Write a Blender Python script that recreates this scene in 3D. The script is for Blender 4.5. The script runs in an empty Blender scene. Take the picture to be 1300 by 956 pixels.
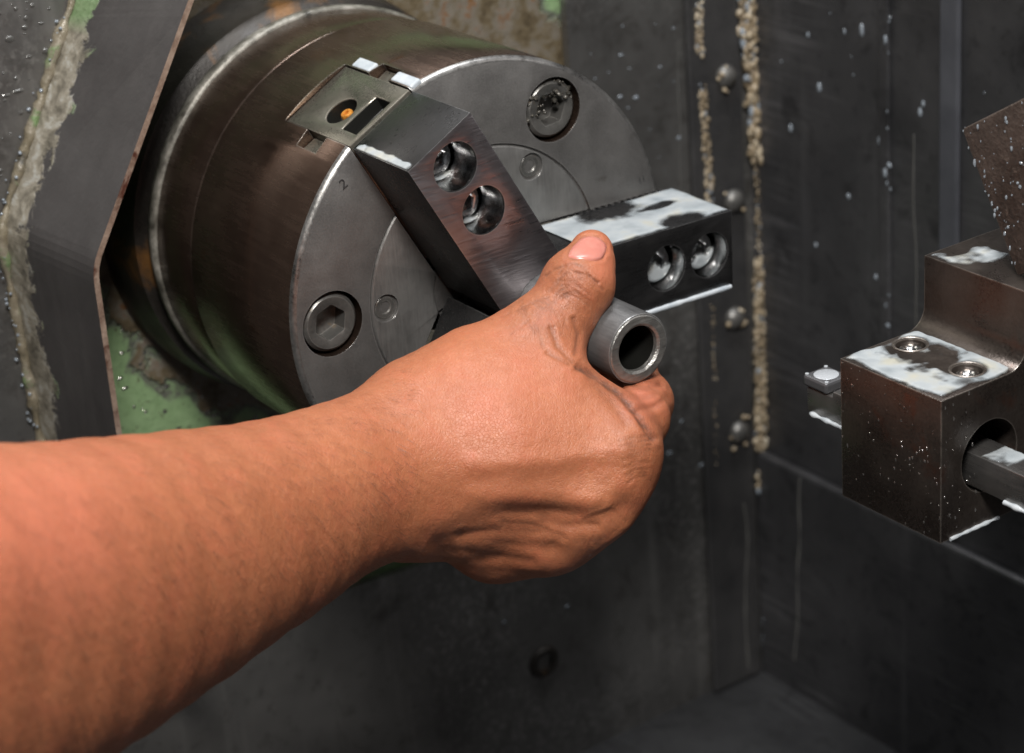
import bpy, bmesh, math, random
import numpy as np
from mathutils import Vector, Matrix, noise

random.seed(7)
SC = bpy.context.scene
COL = SC.collection
V = Vector

# ------------------------------------------------------------------ camera
CAM_POS = np.array([0.64576173, -0.41618005, 0.30480892])
AZ, EL, RO = 2.5610754901786095, -0.4222308266182916, -0.08071664814714423
FW = np.array([math.cos(EL)*math.cos(AZ), math.cos(EL)*math.sin(AZ), math.sin(EL)])
_rt = np.cross(FW, [0, 0, 1.0]); _rt /= np.linalg.norm(_rt); _up = np.cross(_rt, FW)
RT = math.cos(RO)*_rt + math.sin(RO)*_up
UP = -math.sin(RO)*_rt + math.cos(RO)*_up
FPX = 2.1908482103174047*1300.0
cam_d = bpy.data.cameras.new('camera'); cam = bpy.data.objects.new('camera', cam_d); COL.objects.link(cam)
M = Matrix.Identity(4)
for i in range(3):
    M[i][0] = RT[i]; M[i][1] = UP[i]; M[i][2] = -FW[i]; M[i][3] = CAM_POS[i]
cam.matrix_world = M
cam_d.sensor_width = 36.0; cam_d.lens = 36.0*FPX/1300.0
cam_d.clip_start = 0.02; cam_d.clip_end = 20
cam_d.dof.use_dof = True; cam_d.dof.focus_distance = 0.752; cam_d.dof.aperture_fstop = 12.5
SC.camera = cam

# ------------------------------------------------------------------ light
w = bpy.data.worlds.new('World'); SC.world = w; w.use_nodes = True
w.node_tree.nodes['Background'].inputs[0].default_value = (0.75, 0.85, 1.0, 1)
w.node_tree.nodes['Background'].inputs[1].default_value = 0.016
def area(name, loc, target, sx, sy, power, col):
    d = bpy.data.lights.new(name, 'AREA'); d.shape = 'RECTANGLE'; d.size = sx; d.size_y = sy
    d.energy = power; d.color = col
    o = bpy.data.objects.new(name, d); COL.objects.link(o); o.location = loc
    o.rotation_euler = (V(target)-V(loc)).to_track_quat('-Z', 'Y').to_euler()
    return o
area('key_lamp', (0.60, -0.36, 0.74), (0.04, 0.00, -0.02), 0.20, 0.15, 14.5, (1.0, 0.97, 0.94))
area('added_top_light', (0.06, 0.08, 0.66), (-0.05, 0.06, 0.0), 0.34, 0.10, 4.0, (0.95, 0.97, 1.0))  # unseen lamp, added for highlights on the chuck top and upper walls
area('door_light', (1.5, 0.25, 0.10), (0.0, 0.0, 0.0), 0.9, 0.7, 0.25, (0.92, 0.95, 1.0))
SC.view_settings.view_transform = 'Standard'; SC.view_settings.look = 'None'
SC.view_settings.exposure = 0.0; SC.view_settings.gamma = 1.0

# ------------------------------------------------------------------ pixel -> place helpers
def ray(px, py):
    return FW + RT*((px-650)/FPX) - UP*((py-478)/FPX)
def on_plane(px, py, P, n):
    d = ray(px, py); n = np.asarray(n, float)
    return CAM_POS + d*(((np.asarray(P, float)-CAM_POS)@n)/(d@n))
def onx(px, py, x): return on_plane(px, py, (x, 0, 0), (1, 0, 0))
def ony(px, py, y): return on_plane(px, py, (0, y, 0), (0, 1, 0))
def onz(px, py, z): return on_plane(px, py, (0, 0, z), (0, 0, 1))
def to_px(P):
    d = np.asarray(P)-CAM_POS; z = d@FW
    return 650+FPX*(d@RT)/z, 478-FPX*(d@UP)/z

# ------------------------------------------------------------------ materials
class NT:
    def __init__(s, name):
        s.m = bpy.data.materials.new(name); s.m.use_nodes = True; s.t = s.m.node_tree
        s.b = s.t.nodes['Principled BSDF']; s.out = s.t.nodes['Material Output']
        s.co = s.t.nodes.new('ShaderNodeTexCoord')
    def n(s, typ, **kw):
        x = s.t.nodes.new(typ)
        for k, v in kw.items(): setattr(x, k, v)
        return x
    def l(s, a, b): s.t.links.new(a, b)
    def map(s, scale=(1, 1, 1), rot=(0, 0, 0), loc=(0, 0, 0), coord='Object'):
        x = s.n('ShaderNodeMapping'); x.inputs['Scale'].default_value = scale
        x.inputs['Rotation'].default_value = rot; x.inputs['Location'].default_value = loc
        s.l(s.co.outputs[coord], x.inputs[0]); return x.outputs[0]
    def noise(s, vec, scale, detail=4, rough=.55, dist=0.0):
        x = s.n('ShaderNodeTexNoise'); s.l(vec, x.inputs['Vector'])
        x.inputs['Scale'].default_value = scale; x.inputs['Detail'].default_value = detail
        x.inputs['Roughness'].default_value = rough; x.inputs['Distortion'].default_value = dist
        return x.outputs['Fac']
    def voro(s, vec, scale, feature='F1'):
        x = s.n('ShaderNodeTexVoronoi'); x.feature = feature; s.l(vec, x.inputs['Vector'])
        x.inputs['Scale'].default_value = scale; return x.outputs['Distance']
    def ramp(s, fac, stops):
        x = s.n('ShaderNodeValToRGB'); s.l(fac, x.inputs[0]); e = x.color_ramp.elements
        while len(e) < len(stops): e.new(0.5)
        for el, (p, c) in zip(e, stops):
            el.position = p; el.color = (*c, 1) if len(c) == 3 else c
        return x.outputs[0]
    def rng(s, fac, a, b, lo=0., hi=1.):
        x = s.n('ShaderNodeMapRange'); s.l(fac, x.inputs[0])
        x.inputs[1].default_value = a; x.inputs[2].default_value = b
        x.inputs[3].default_value = lo; x.inputs[4].default_value = hi; return x.outputs[0]
    def mix(s, fac, a, b, blend='MIX'):
        x = s.n('ShaderNodeMix'); x.data_type = 'RGBA'; x.blend_type = blend
        for v, i in ((fac, 0), (a, 6), (b, 7)):
            if hasattr(v, 'links'): s.l(v, x.inputs[i])
            else: x.inputs[i].default_value = v if not isinstance(v, tuple) else ((*v, 1) if len(v) == 3 else v)
        return x.outputs[2]
    def math(s, op, a, b=0.0):
        x = s.n('ShaderNodeMath', operation=op)
        for v, i in ((a, 0), (b, 1)):
            if hasattr(v, 'links'): s.l(v, x.inputs[i])
            else: x.inputs[i].default_value = v
        return x.outputs[0]
    def bump(s, h, strength, dist, prev=None):
        x = s.n('ShaderNodeBump'); x.inputs['Strength'].default_value = strength
        x.inputs['Distance'].default_value = dist; s.l(h, x.inputs['Height'])
        if prev is not None: s.l(prev, x.inputs['Normal'])
        return x.outputs[0]
    def set(s, **kw):
        for k, v in kw.items():
            i = s.b.inputs[k.replace('_', ' ')]
            if hasattr(v, 'links'): s.l(v, i)
            else: i.default_value = (*v, 1) if isinstance(v, tuple) and len(v) == 3 and i.type == 'RGBA' else v
        return s.m

def metal(name, c1, c2, rough=(.3, .5), metallic=.8, scale=60, stretch=(1, 1, 1), rot=(0, 0, 0), bump=.15,
          grain=900, spots=None, spot_col=(.1, .03, .01), spot_scale=35, edge=None):
    t = NT(name); v = t.map(); vs = t.map(stretch, rot)
    n1 = t.noise(v, scale, 6, .6); n2 = t.noise(vs, grain, 3, .6)
    col = t.ramp(n1, [(.3, c1), (.7, c2)])
    col = t.mix(t.rng(n2, .3, .7, 0, .35), col, tuple(x*1.35 for x in c2))
    if spots is not None:
        sp = t.noise(v, spot_scale, 5, .65, .4)
        col = t.mix(t.rng(sp, spots, spots+.12), col, spot_col)
    r = t.math('ADD', t.rng(n1, .3, .7, rough[0], rough[1]), t.rng(n2, .3, .7, -.04, .06))
    nb = t.bump(n2, bump, .0004)
    nb = t.bump(t.noise(v, scale*4, 4), bump*.6, .0006, nb)
    if edge:     # bare metal where corners are rubbed bright
        bv_ = t.n('ShaderNodeBevel', samples=4); bv_.inputs['Radius'].default_value = edge[0]
        ge = t.n('ShaderNodeNewGeometry'); dt = t.n('ShaderNodeVectorMath', operation='DOT_PRODUCT')
        t.l(bv_.outputs[0], dt.inputs[0]); t.l(ge.outputs['Normal'], dt.inputs[1])
        wear = t.math('MULTIPLY', t.rng(dt.outputs['Value'], .985, .90), t.rng(t.noise(v, 160, 4, .6), .30, .52, .25, 1))
        col = t.mix(wear, col, edge[1]); r = t.mix(wear, r, (.30, .30, .30))
    return t.set(Base_Color=col, Metallic=metallic, Roughness=r, Normal=nb)

MAT = {}
MAT['chuck_od'] = metal('dark_brown_oxide_steel', (.075, .047, .035), (.135, .092, .070), (.17, .32), .88, 45, (.06, 1, 1), bump=.10, grain=700, spots=.64, spot_col=(.12, .050, .018), edge=(.0007, (.34, .31, .28)))
MAT['chuck_face'] = metal('dark_grey_ground_steel', (.095, .091, .087), (.150, .144, .137), (.34, .50), .55, 70, (1, 1, 1), bump=.22, grain=1400, spots=.66, spot_col=(.075, .066, .058), spot_scale=60, edge=(.0006, (.30, .29, .28)))
MAT['polish'] = metal('rubbed_bright_chamfer', (.10, .095, .09), (.44, .43, .41), (.25, .45), .9, 55, bump=.12, spots=.60, spot_col=(.07, .06, .052), spot_scale=70)
MAT['plate'] = metal('scratched_grey_steel', (.13, .127, .121), (.21, .205, .195), (.28, .44), .6, 90, (1, 1, .08), (.6, 0, 0), bump=.25, grain=1200, edge=(.0005, (.36, .35, .34)))
MAT['jaw'] = metal('milled_jaw_steel', (.26, .235, .245), (.38, .35, .36), (.26, .40), .95, 40, (1, .08, 1), (.5, 0, 0), bump=.5, grain=1000, edge=(.0007, (.62, .61, .60)))
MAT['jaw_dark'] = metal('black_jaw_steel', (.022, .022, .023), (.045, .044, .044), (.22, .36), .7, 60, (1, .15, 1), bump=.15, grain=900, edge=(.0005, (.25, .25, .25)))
MAT['master'] = metal('oiled_master_jaw_steel', (.10, .096, .078), (.17, .16, .13), (.20, .38), .7, 55, bump=.12, edge=(.0008, (.42, .38, .32)))
MAT['chrome'] = metal('bright_turned_steel', (.40, .40, .40), (.58, .58, .58), (.12, .25), 1.0, 80, (1, 1, 1), bump=.08)
MAT['bolt'] = metal('black_socket_bolt', (.085, .083, .078), (.14, .135, .125), (.32, .48), .6, 120, bump=.25, spots=.62, spot_col=(.19, .13, .07), spot_scale=140, edge=(.0005, (.33, .32, .30)))
MAT['tube'] = metal('dull_mill_scale_steel', (.085, .084, .084), (.13, .128, .126), (.36, .5), .55, 110, (.1, 1, 1), bump=.12, grain=900, edge=(.0006, (.38, .37, .36)))
MAT['tube_end'] = metal('sawn_bright_steel', (.20, .195, .185), (.42, .41, .385), (.3, .45), .85, 200, (1, .05, 1), (.4, 0, 0), bump=.5, grain=1600)
MAT['holder'] = metal('stained_holder_steel', (.036, .027, .023), (.100, .083, .071), (.22, .42), .8, 40, bump=.2, spots=.58, spot_col=(.10, .045, .03), spot_scale=30, edge=(.0009, (.36, .32, .28)))
MAT['bar'] = metal('ground_tool_steel', (.11, .104, .10), (.21, .20, .19), (.2, .36), .8, 60, (.08, 1, 1), bump=.12, edge=(.0005, (.45, .44, .43)))
MAT['black_iron'] = metal('oily_black_iron', (.012, .011, .010), (.03, .025, .02), (.3, .55), .4, 45, bump=.5, spots=.55, spot_col=(.13, .060, .016), spot_scale=30)
MAT['guard_edge'] = metal('rusty_sheet_edge', (.16, .095, .065), (.36, .27, .21), (.4, .6), .5, 120, bump=.3, spots=.54, spot_col=(.09, .03, .018), spot_scale=110)
MAT['strip'] = metal('dark_corner_strip_metal', (.030, .030, .031), (.060, .058, .057), (.35, .5), .4, 40, bump=.15)
MAT['rust_plate'] = metal('rusted_pitted_steel', (.040, .029, .024), (.085, .062, .051), (.4, .6), .4, 90, bump=.9, grain=700, spots=.62, spot_col=(.17, .13, .105), spot_scale=260, edge=(.0008, (.22, .18, .15)))
# guard sheet: bare dark steel, with a crust of old sealant, oily dirt and green paint creeping out from the weld
t = NT('dark_grey_guard_sheet'); v = t.map(); sxyz = t.n('ShaderNodeSeparateXYZ'); t.l(v, sxyz.inputs[0])
n1 = t.noise(v, 30, 6, .6); n2 = t.noise(v, 75, 6, .65, .5); n3 = t.noise(v, 420, 5, .6); n4 = t.noise(t.map((1, 1, .1)), 150, 4, .6)
sheet_c = t.ramp(n1, [(.3, (.068, .063, .062)), (.7, (.098, .092, .090))]); sheet_c = t.mix(t.rng(n4, .5, .75, 0, .4), sheet_c, (.12, .112, .108))
ex_ = t.math('ADD', sxyz.outputs[0], t.rng(n2, .25, .75, .011, -.011))
cr = t.rng(ex_, -.1225, -.1245)
cc = t.ramp(t.noise(v, 110, 6, .7, .4), [(.28, (.05, .046, .038)), (.42, (.15, .135, .105)), (.54, (.27, .245, .195)), (.66, (.40, .395, .36)), (.80, (.17, .095, .045))])
gr = t.math('MULTIPLY', t.rng(sxyz.outputs[2], .088, .094), t.rng(t.noise(v, 130, 5, .6), .70, .58))
gr2 = t.math('MULTIPLY', t.rng(n2, .56, .60), t.rng(ex_, -.1265, -.1235))
cc = t.mix(t.math('MAXIMUM', gr, gr2), cc, t.mix(t.rng(n3, .4, .65, 0, 1), (.14, .21, .10), (.19, .26, .14)))
col = t.mix(cr, sheet_c, cc)
nb = t.bump(n3, .25, .0005); nb = t.bump(t.math('MULTIPLY', cr, n2), .6, .0018, nb)
MAT['collar'] = t.set(Base_Color=col, Metallic=t.rng(cr, 0, 1, .4, .05), Roughness=t.rng(n1, .3, .7, .32, .48), Normal=nb)

def wall_mat(name, c1, c2, dirt, drips=True, scr_rot=0.0, met=.78):
    t = NT(name); v = t.map()
    n1 = t.noise(v, 14, 6, .6); n2 = t.noise(v, 130, 5, .6); vs = t.map((1, 1, .06))
    n3 = t.noise(vs, 60, 4, .6)
    sc = t.noise(t.map((.05, 1, 1), (0, scr_rot, 0)), 380, 3, .6)
    col = t.ramp(n1, [(.3, c1), (.72, c2)])
    col = t.mix(t.rng(n2, .55, .72, 0, .5), col, dirt)
    if drips: col = t.mix(t.rng(n3, .58, .72, 0, .35), col, tuple(x*1.6 for x in c2))
    col = t.mix(t.math('MULTIPLY', t.rng(sc, .50, .72, 0, .85), t.rng(t.noise(v, 9, 3, .6), .45, .62)), col, tuple(x*1.7 for x in c2))
    blot = t.noise(v, 34, 6, .7, .6); col = t.mix(t.rng(blot, .56, .70, 0, .7), col, dirt)
    r = t.rng(n1, .3, .7, .30, .5)
    nb = t.bump(n2, .15, .0006); nb = t.bump(n1, .25, .003, nb)
    return t.set(Base_Color=col, Metallic=met, Roughness=r, Normal=nb)
MAT['wall_r'] = wall_mat('rear_sheet_steel', (.075, .075, .079), (.14, .138, .142), (.042, .042, .043), True, .25)
MAT['wall_h'] = wall_mat('headstock_sheet_steel', (.15, .146, .139), (.25, .243, .230), (.085, .077, .068), met=.80)
MAT['floor'] = wall_mat('tray_sheet_steel', (.07, .07, .073), (.12, .12, .123), (.05, .05, .05), False)

# green paint with an oily rusty crust around the spindle
t = NT('chipped_green_paint'); v = t.map()
sx = t.n('ShaderNodeSeparateXYZ'); t.l(v, sx.inputs[0])
rad = t.math('SQRT', t.math('ADD', t.math('MULTIPLY', sx.outputs[1], sx.outputs[1]), t.math('MULTIPLY', sx.outputs[2], sx.outputs[2])))
nn = t.noise(v, 38, 6, .6, .3); n2 = t.noise(v, 190, 5, .65)
edge = t.math('SUBTRACT', t.math('ADD', rad, t.rng(nn, .3, .7, -.013, .013)), t.math('MULTIPLY', sx.outputs[1], .26))
crust = t.rng(edge, .1150, .1125)
gcol = t.ramp(n2, [(.35, (.17, .26, .125)), (.7, (.22, .32, .165))])
gcol = t.mix(t.rng(t.noise(v, 300, 4, .6), .62, .7), gcol, (.06, .055, .03))
dcol = t.ramp(t.noise(v, 90, 6, .7), [(.30, (.03, .022, .014)), (.46, (.11, .085, .05)), (.58, (.15, .135, .11)), (.66, (.15, .065, .02)), (.78, (.07, .075, .04))])
crn = t.rng(edge, .113, .106)
col = t.mix(crust, gcol, dcol)
col = t.mix(t.math('MULTIPLY', t.rng(edge, .1195, .1150), t.math('SUBTRACT', 1.0, crust)), col, (.085, .082, .072))
nb = t.bump(n2, .6, .0012); nb = t.bump(crust, .8, .0012, nb)
MAT['green'] = t.set(Base_Color=col, Roughness=t.rng(crust, 0, 1, .45, .35), Normal=nb)

# worn green paint on the bend of the guard
t = NT('crusty_weld_band'); v = t.map()
n1 = t.noise(v, 60, 6, .65, .3); n2 = t.noise(v, 260, 4, .6)
col = t.ramp(n1, [(.30, (.05, .047, .04)), (.45, (.16, .135, .09)), (.58, (.20, .175, .13)), (.66, (.13, .20, .085)), (.8, (.10, .055, .025))])
MAT['crust'] = t.set(Base_Color=col, Roughness=t.rng(n2, .3, .7, .25, .6), Normal=t.bump(n1, .8, .002, t.bump(n2, .6, .0008)), Metallic=.1)
t = NT('flaking_green_band'); v = t.map(); n1 = t.noise(v, 120, 6, .65); n2 = t.noise(v, 420, 4, .6)
col = t.mix(t.rng(n1, .56, .64), (.15, .25, .105), (.06, .06, .05)); col = t.mix(t.rng(n2, .6, .7), col, (.3, .33, .26))
MAT['green_band'] = t.set(Base_Color=col, Roughness=.45, Normal=t.bump(n1, .5, .001))

t = NT('beige_sealant'); v = t.map(); n1 = t.noise(v, 160, 5, .6)
MAT['sealant'] = t.set(Base_Color=t.ramp(n1, [(.3, (.07, .055, .036)), (.48, (.25, .195, .125)), (.62, (.38, .32, .23)), (.78, (.50, .48, .42))]), Roughness=.3, Normal=t.bump(n1, .6, .001))
t = NT('chalky_rim'); v = t.map(); n1 = t.noise(v, 120, 6, .7)
MAT['rim'] = t.set(Base_Color=t.ramp(n1, [(.32, (.04, .037, .03)), (.5, (.17, .16, .135)), (.7, (.36, .34, .30))]), Roughness=t.rng(n1, .3, .7, .3, .55), Metallic=.35, Normal=t.bump(n1, .6, .001))

t = NT('milky_coolant'); v = t.map(); n1 = t.noise(v, 90, 4, .5)
th_ = t.n('ShaderNodeAttribute', attribute_name='thick').outputs['Fac']
MAT['coolant'] = t.set(Base_Color=t.ramp(n1, [(.3, (.27, .30, .315)), (.55, (.36, .385, .395)), (.72, (.40, .39, .33))]), Roughness=.14, Normal=t.bump(n1, .10, .001), Alpha=t.math('MULTIPLY', t.rng(t.math('ADD', th_, t.rng(t.noise(v, 200, 4, .5), .3, .7, -.10, .10)), .05, .70, .0, 1.0), t.rng(t.noise(v, 90, 3, .5, .4), .33, .55, .86, .98)))
t = NT('milky_coolant_thick'); v = t.map(); n1 = t.noise(v, 190, 4, .5)
MAT['milk'] = t.set(Base_Color=t.ramp(n1, [(.3, (.33, .37, .40)), (.6, (.46, .49, .51))]), Roughness=.14, Normal=t.bump(n1, .2, .001))
t = NT('milky_droplet'); MAT['drop'] = t.set(Base_Color=(.20, .225, .25), Roughness=.10)
t = NT('clear_wet_drop'); MAT['wet'] = t.set(Base_Color=(.10, .098, .092), Roughness=.08, Metallic=.3)
t = NT('wet_metal_chip'); MAT['chip'] = t.set(Base_Color=(.42, .40, .38), Roughness=.18, Metallic=.9)
t = NT('rusty_orange_brass'); v = t.map(); n1 = t.noise(v, 500, 4, .6)
MAT['orange'] = t.set(Base_Color=t.ramp(n1, [(.35, (.42, .13, .012)), (.65, (.78, .34, .06))]), Metallic=.5, Roughness=.38, Normal=t.bump(n1, .4, .0005))
t = NT('oily_swarf'); v = t.map(); n1 = t.noise(v, 700, 4, .6)
MAT['swarf'] = t.set(Base_Color=t.ramp(n1, [(.35, (.03, .028, .024)), (.6, (.10, .092, .078)), (.75, (.22, .19, .14))]), Roughness=.25, Metallic=.4, Normal=t.bump(n1, .5, .0005))
t = NT('painted_cavity_shade'); MAT['cavity_shade'] = t.set(Base_Color=(.008, .008, .007), Roughness=.25)  # near-black standing in for shade in the jaw pockets and tube bore
t = NT('white_ceramic_insert'); MAT['insert'] = t.set(Base_Color=(.42, .44, .46), Roughness=.25, Metallic=.2)
t = NT('insert_ink'); MAT['insert_rim'] = t.set(Base_Color=(.12, .12, .125), Roughness=.3, Metallic=.5)

# skin
def skin_mat():
    t = NT('tanned_skin'); v = t.map(); m = t.m
    big = t.noise(v, 22, 4, .55); mid = t.noise(v, 240, 5, .6)
    col = t.ramp(big, [(.30, (.320, .106, .047)), (.70, (.400, .145, .068))])
    col = t.mix(t.rng(mid, .42, .62, 0, .30), col, (.275, .082, .033))
    veg = t.noise(v, 60, 5, .6, .5); col = t.mix(t.rng(veg, .48, .66, 0, .5), col, (.42, .125, .062))
    fl = t.noise(v, 600, 3, .6); col = t.mix(t.rng(fl, .55, .7, 0, .30), col, (.49, .20, .098))
    a = t.n('ShaderNodeAttribute', attribute_name='pink').outputs['Fac']
    col = t.mix(t.math('MULTIPLY', a, .75), col, (.49, .150, .085))
    g = t.n('ShaderNodeAttribute', attribute_name='grime').outputs['Fac']
    gn = t.math('MULTIPLY', g, t.rng(t.noise(v, 420, 4, .6), .3, .6, .45, 1.0))
    col = t.mix(gn, col, (.085, .040, .026))
    # skin lines run round the limb
    vo = t.voro(t.map((1, 1, 1)), 950, 'DISTANCE_TO_EDGE'); vl = t.rng(vo, 0, .12)
    pores = t.noise(t.map((1, 1, .45), (.2, .5, 0)), 1150, 3, .65)
    nb = t.bump(vl, .30, .0003); nb = t.bump(pores, .55, .0004, nb); nb = t.bump(mid, .25, .0005, nb)
    s = t.set(Base_Color=col, Roughness=t.rng(mid, .3, .7, .38, .55), Normal=nb)
    b = t.b.inputs
    b['Subsurface Weight'].default_value = .12; b['Subsurface Radius'].default_value = (1.0, .32, .16)
    b['Subsurface Scale'].default_value = .004; b['Specular IOR Level'].default_value = .42
    return s
MAT['skin'] = skin_mat()
t = NT('pink_nail'); v = t.map(); n1 = t.noise(v, 250, 3)
MAT['nail'] = t.set(Base_Color=t.mix(t.rng(n1, .35, .65, 0, .5), (.44, .155, .120), (.52, .215, .165)), Roughness=.28, Subsurface_Weight=.1, Subsurface_Scale=.002)

# ------------------------------------------------------------------ mesh helpers
def fixn(bm):
    bm.normal_update(); bmesh.ops.recalc_face_normals(bm, faces=list(bm.faces)); bm.normal_update()
def link(o, parent=None):
    COL.objects.link(o)
    if parent is not None: o.parent = parent
    return o
def from_bm(name, bm, mat, parent=None, smooth=None, inv=None):
    me = bpy.data.meshes.new(name); bm.normal_update(); bm.to_mesh(me); bm.free()
    o = bpy.data.objects.new(name, me)
    for m_ in (mat if isinstance(mat, (list, tuple)) else [mat]): me.materials.append(MAT[m_] if isinstance(m_, str) else m_)
    if smooth is not None: shade(me, smooth)
    return link(o, parent)
def shade(me, angle):
    for p in me.polygons: p.use_smooth = True
    bm = bmesh.new(); bm.from_mesh(me)
    for e in bm.edges:
        e.smooth = not (len(e.link_faces) == 2 and e.calc_face_angle(0) > math.radians(angle))
    bm.to_mesh(me); bm.free()
def thing(name, label, cat, loc=(0, 0, 0), group=None):
    o = bpy.data.objects.new(name, None); o.empty_display_size = .01; COL.objects.link(o); o.location = loc
    tag(o, label, cat, group); return o
def tag(o, label, cat, group=None, kind=None):
    o['label'] = label
    if cat: o['category'] = cat
    if group: o['group'] = group
    if kind: o['kind'] = kind
    return o
def structure(o): o['kind'] = 'structure'; return o
def bm_box(lo, hi, frame=None):
    bm = bmesh.new(); bmesh.ops.create_cube(bm, size=1)
    for v_ in bm.verts: v_.co = V([lo[i] if v_.co[i] < 0 else hi[i] for i in range(3)])
    if frame is not None: bm.transform(frame); fixn(bm)
    return bm
def bm_lathe(prof, n=96, close=False):
    """profile of (x, r) turned about the x axis"""
    bm = bmesh.new(); rings = []
    for (x, r) in prof:
        if r < 1e-7: rings.append([bm.verts.new((x, 0, 0))])
        else: rings.append([bm.verts.new((x, r*math.cos(2*math.pi*k/n), r*math.sin(2*math.pi*k/n))) for k in range(n)])
    pairs = list(zip(rings, rings[1:])) + ([(rings[-1], rings[0])] if close else [])
    for a, b in pairs:
        for k in range(n):
            k2 = (k+1) % n
            if len(a) == 1: bm.faces.new((a[0], b[k], b[k2]))
            elif len(b) == 1: bm.faces.new((a[k], b[0], a[k2]))
            else: bm.faces.new((a[k], b[k], b[k2], a[k2]))
    fixn(bm)
    return bm
def bm_prism(poly, x0, x1):
    """polygon in (y, z) pushed along x"""
    bm = bmesh.new(); a = [bm.verts.new((x0, y, z)) for y, z in poly]; b = [bm.verts.new((x1, y, z)) for y, z in poly]
    bm.faces.new(a); bm.faces.new(b[::-1])
    for i in range(len(poly)):
        j = (i+1) % len(poly); bm.faces.new((a[i], b[i], b[j], a[j]))
    fixn(bm); return bm
def cut(o, cutters, bevel=0.0, segs=2, angle=35, smooth=35):
    """real holes: boolean differences baked into the mesh, then softened edges"""
    tmp = []
    for c in cutters:
        me = bpy.data.meshes.new('cutter'); c.to_mesh(me); c.free()
        co = bpy.data.objects.new('cutter', me); COL.objects.link(co); tmp.append(co)
        md = o.modifiers.new('b', 'BOOLEAN'); md.operation = 'DIFFERENCE'; md.object = co; md.solver = 'MANIFOLD'
    if bevel:
        md = o.modifiers.new('v', 'BEVEL'); md.width = bevel; md.segments = segs; md.limit_method = 'ANGLE'
        md.angle_limit = math.radians(angle); md.use_clamp_overlap = True
    bpy.context.view_layer.update()
    dg = bpy.context.evaluated_depsgraph_get(); dg.update()
    me = bpy.data.meshes.new_from_object(o.evaluated_get(dg)); old = o.data; o.modifiers.clear(); o.data = me
    me.name = old.name + '_m'
    for c in tmp: bpy.data.objects.remove(c, do_unlink=True)
    shade(me, smooth); return o
def bm_cyl(p0, p1, r, n=40, r2=None):
    p0, p1 = V(p0), V(p1); d = p1-p0
    bm = bmesh.new(); bmesh.ops.create_cone(bm, cap_ends=True, segments=n, radius1=r, radius2=r if r2 is None else r2, depth=d.length)
    bm.transform(Matrix.Translation((p0+p1)/2) @ d.to_track_quat('Z', 'Y').to_matrix().to_4x4()); return bm
def bm_tube(pts, rad, n=10, jag=0.0, seed=0):
    bm = bmesh.new(); rings = []; pts = [V(p) for p in pts]
    for i, p in enumerate(pts):
        d = (pts[min(i+1, len(pts)-1)]-pts[max(i-1, 0)]).normalized()
        a = d.orthogonal().normalized(); a = (V((0, 1, 0)) - d*d.y) if abs(d.y) < .9 else (V((1, 0, 0)) - d*d.x); a.normalize(); b = d.cross(a)
        r0 = rad(i) if callable(rad) else rad
        ring = []
        for k in range(n):
            an = 2*math.pi*k/n; q = a*math.cos(an)+b*math.sin(an)
            r1 = r0*(1+jag*noise.noise((p+q*r0)*(0.35/r0)+V((seed, 0, 0))))
            ring.append(bm.verts.new(p+q*r1))
        rings.append(ring)
    for A, B in zip(rings, rings[1:]):
        for k in range(n): bm.faces.new((A[k], A[(k+1) % n], B[(k+1) % n], B[k]))
    bm.faces.new(rings[0][::-1]); bm.faces.new(rings[-1])
    fixn(bm); return bm
def resample(pts, step):
    out = []; pts = [V(p) for p in pts]
    for a, b in zip(pts, pts[1:]):
        m_ = max(1, int((b-a).length/step))
        out += [a.lerp(b, i/m_) for i in range(m_)]
    return out+[pts[-1]]
def bm_hexbolt(r, h, hexr, depth, n=48, ch=.0006, slot_ang=0.0):
    """socket cap screw, head top at local x=0 facing +x, reaching back to x=-h"""
    bm = bmesh.new()
    def ring(x, rf): return [bm.verts.new((x, rf(a)*math.cos(a), rf(a)*math.sin(a))) for a in [2*math.pi*k/n for k in range(n)]]
    def hexf(s): return lambda a: s*math.cos(math.pi/6)/math.cos(((a-slot_ang) % (math.pi/3))-math.pi/6)
    R = [ring(-h, lambda a: r), ring(-ch, lambda a: r), ring(0, lambda a: r-ch), ring(0, lambda a: hexr*1.12), ring(-.0005, hexf(hexr)), ring(-depth, hexf(hexr)), ring(-depth-.001, lambda a: hexr*.35)]
    for A, B in zip(R, R[1:]):
        for k in range(n): bm.faces.new((A[k], A[(k+1) % n], B[(k+1) % n], B[k]))
    bm.faces.new(R[-1]); bm.faces.new(R[0][::-1]); fixn(bm); return bm
def puddle(name, o, eu, ev, n, su, sv, step, mask, h, parent=None, mat='coolant', m0=.55):
    """a pool of liquid with a rounded, uneven shoreline lying on a flat face"""
    o, eu, ev, n = V(o), V(eu), V(ev), V(n); nu = int(su/step)+1; nv = int(sv/step)+1
    bm = bmesh.new(); g = {}; val = {}; tk = []
    for i in range(nu):
        for j in range(nv): val[i, j] = mask(i*step, j*step)
    def vert(i, j):
        if (i, j) not in g:
            m_ = val[i, j]; z = h*math.sqrt(min(1, m_/m0)) if m_ > 0 else -.00025
            g[i, j] = bm.verts.new(o+eu*(i*step)+ev*(j*step)+n*z); tk.append(max(0., min(1., m_/m0)))
        return g[i, j]
    for i in range(nu-1):
        for j in range(nv-1):
            if max(val[i, j], val[i+1, j], val[i, j+1], val[i+1, j+1]) > 0:
                bm.faces.new((vert(i, j), vert(i+1, j), vert(i+1, j+1), vert(i, j+1)))
    fixn(bm)
    ob = from_bm(name, bm, mat, parent)
    at_ = ob.data.attributes.new('thick', 'FLOAT', 'POINT'); at_.data.foreach_set('value', tk)
    for p in ob.data.polygons: p.use_smooth = True
    return ob
def nz(u, v, s, seed=0): return noise.fractal(V((u*s, v*s, seed)), 1.0, 2.0, 3)

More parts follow.
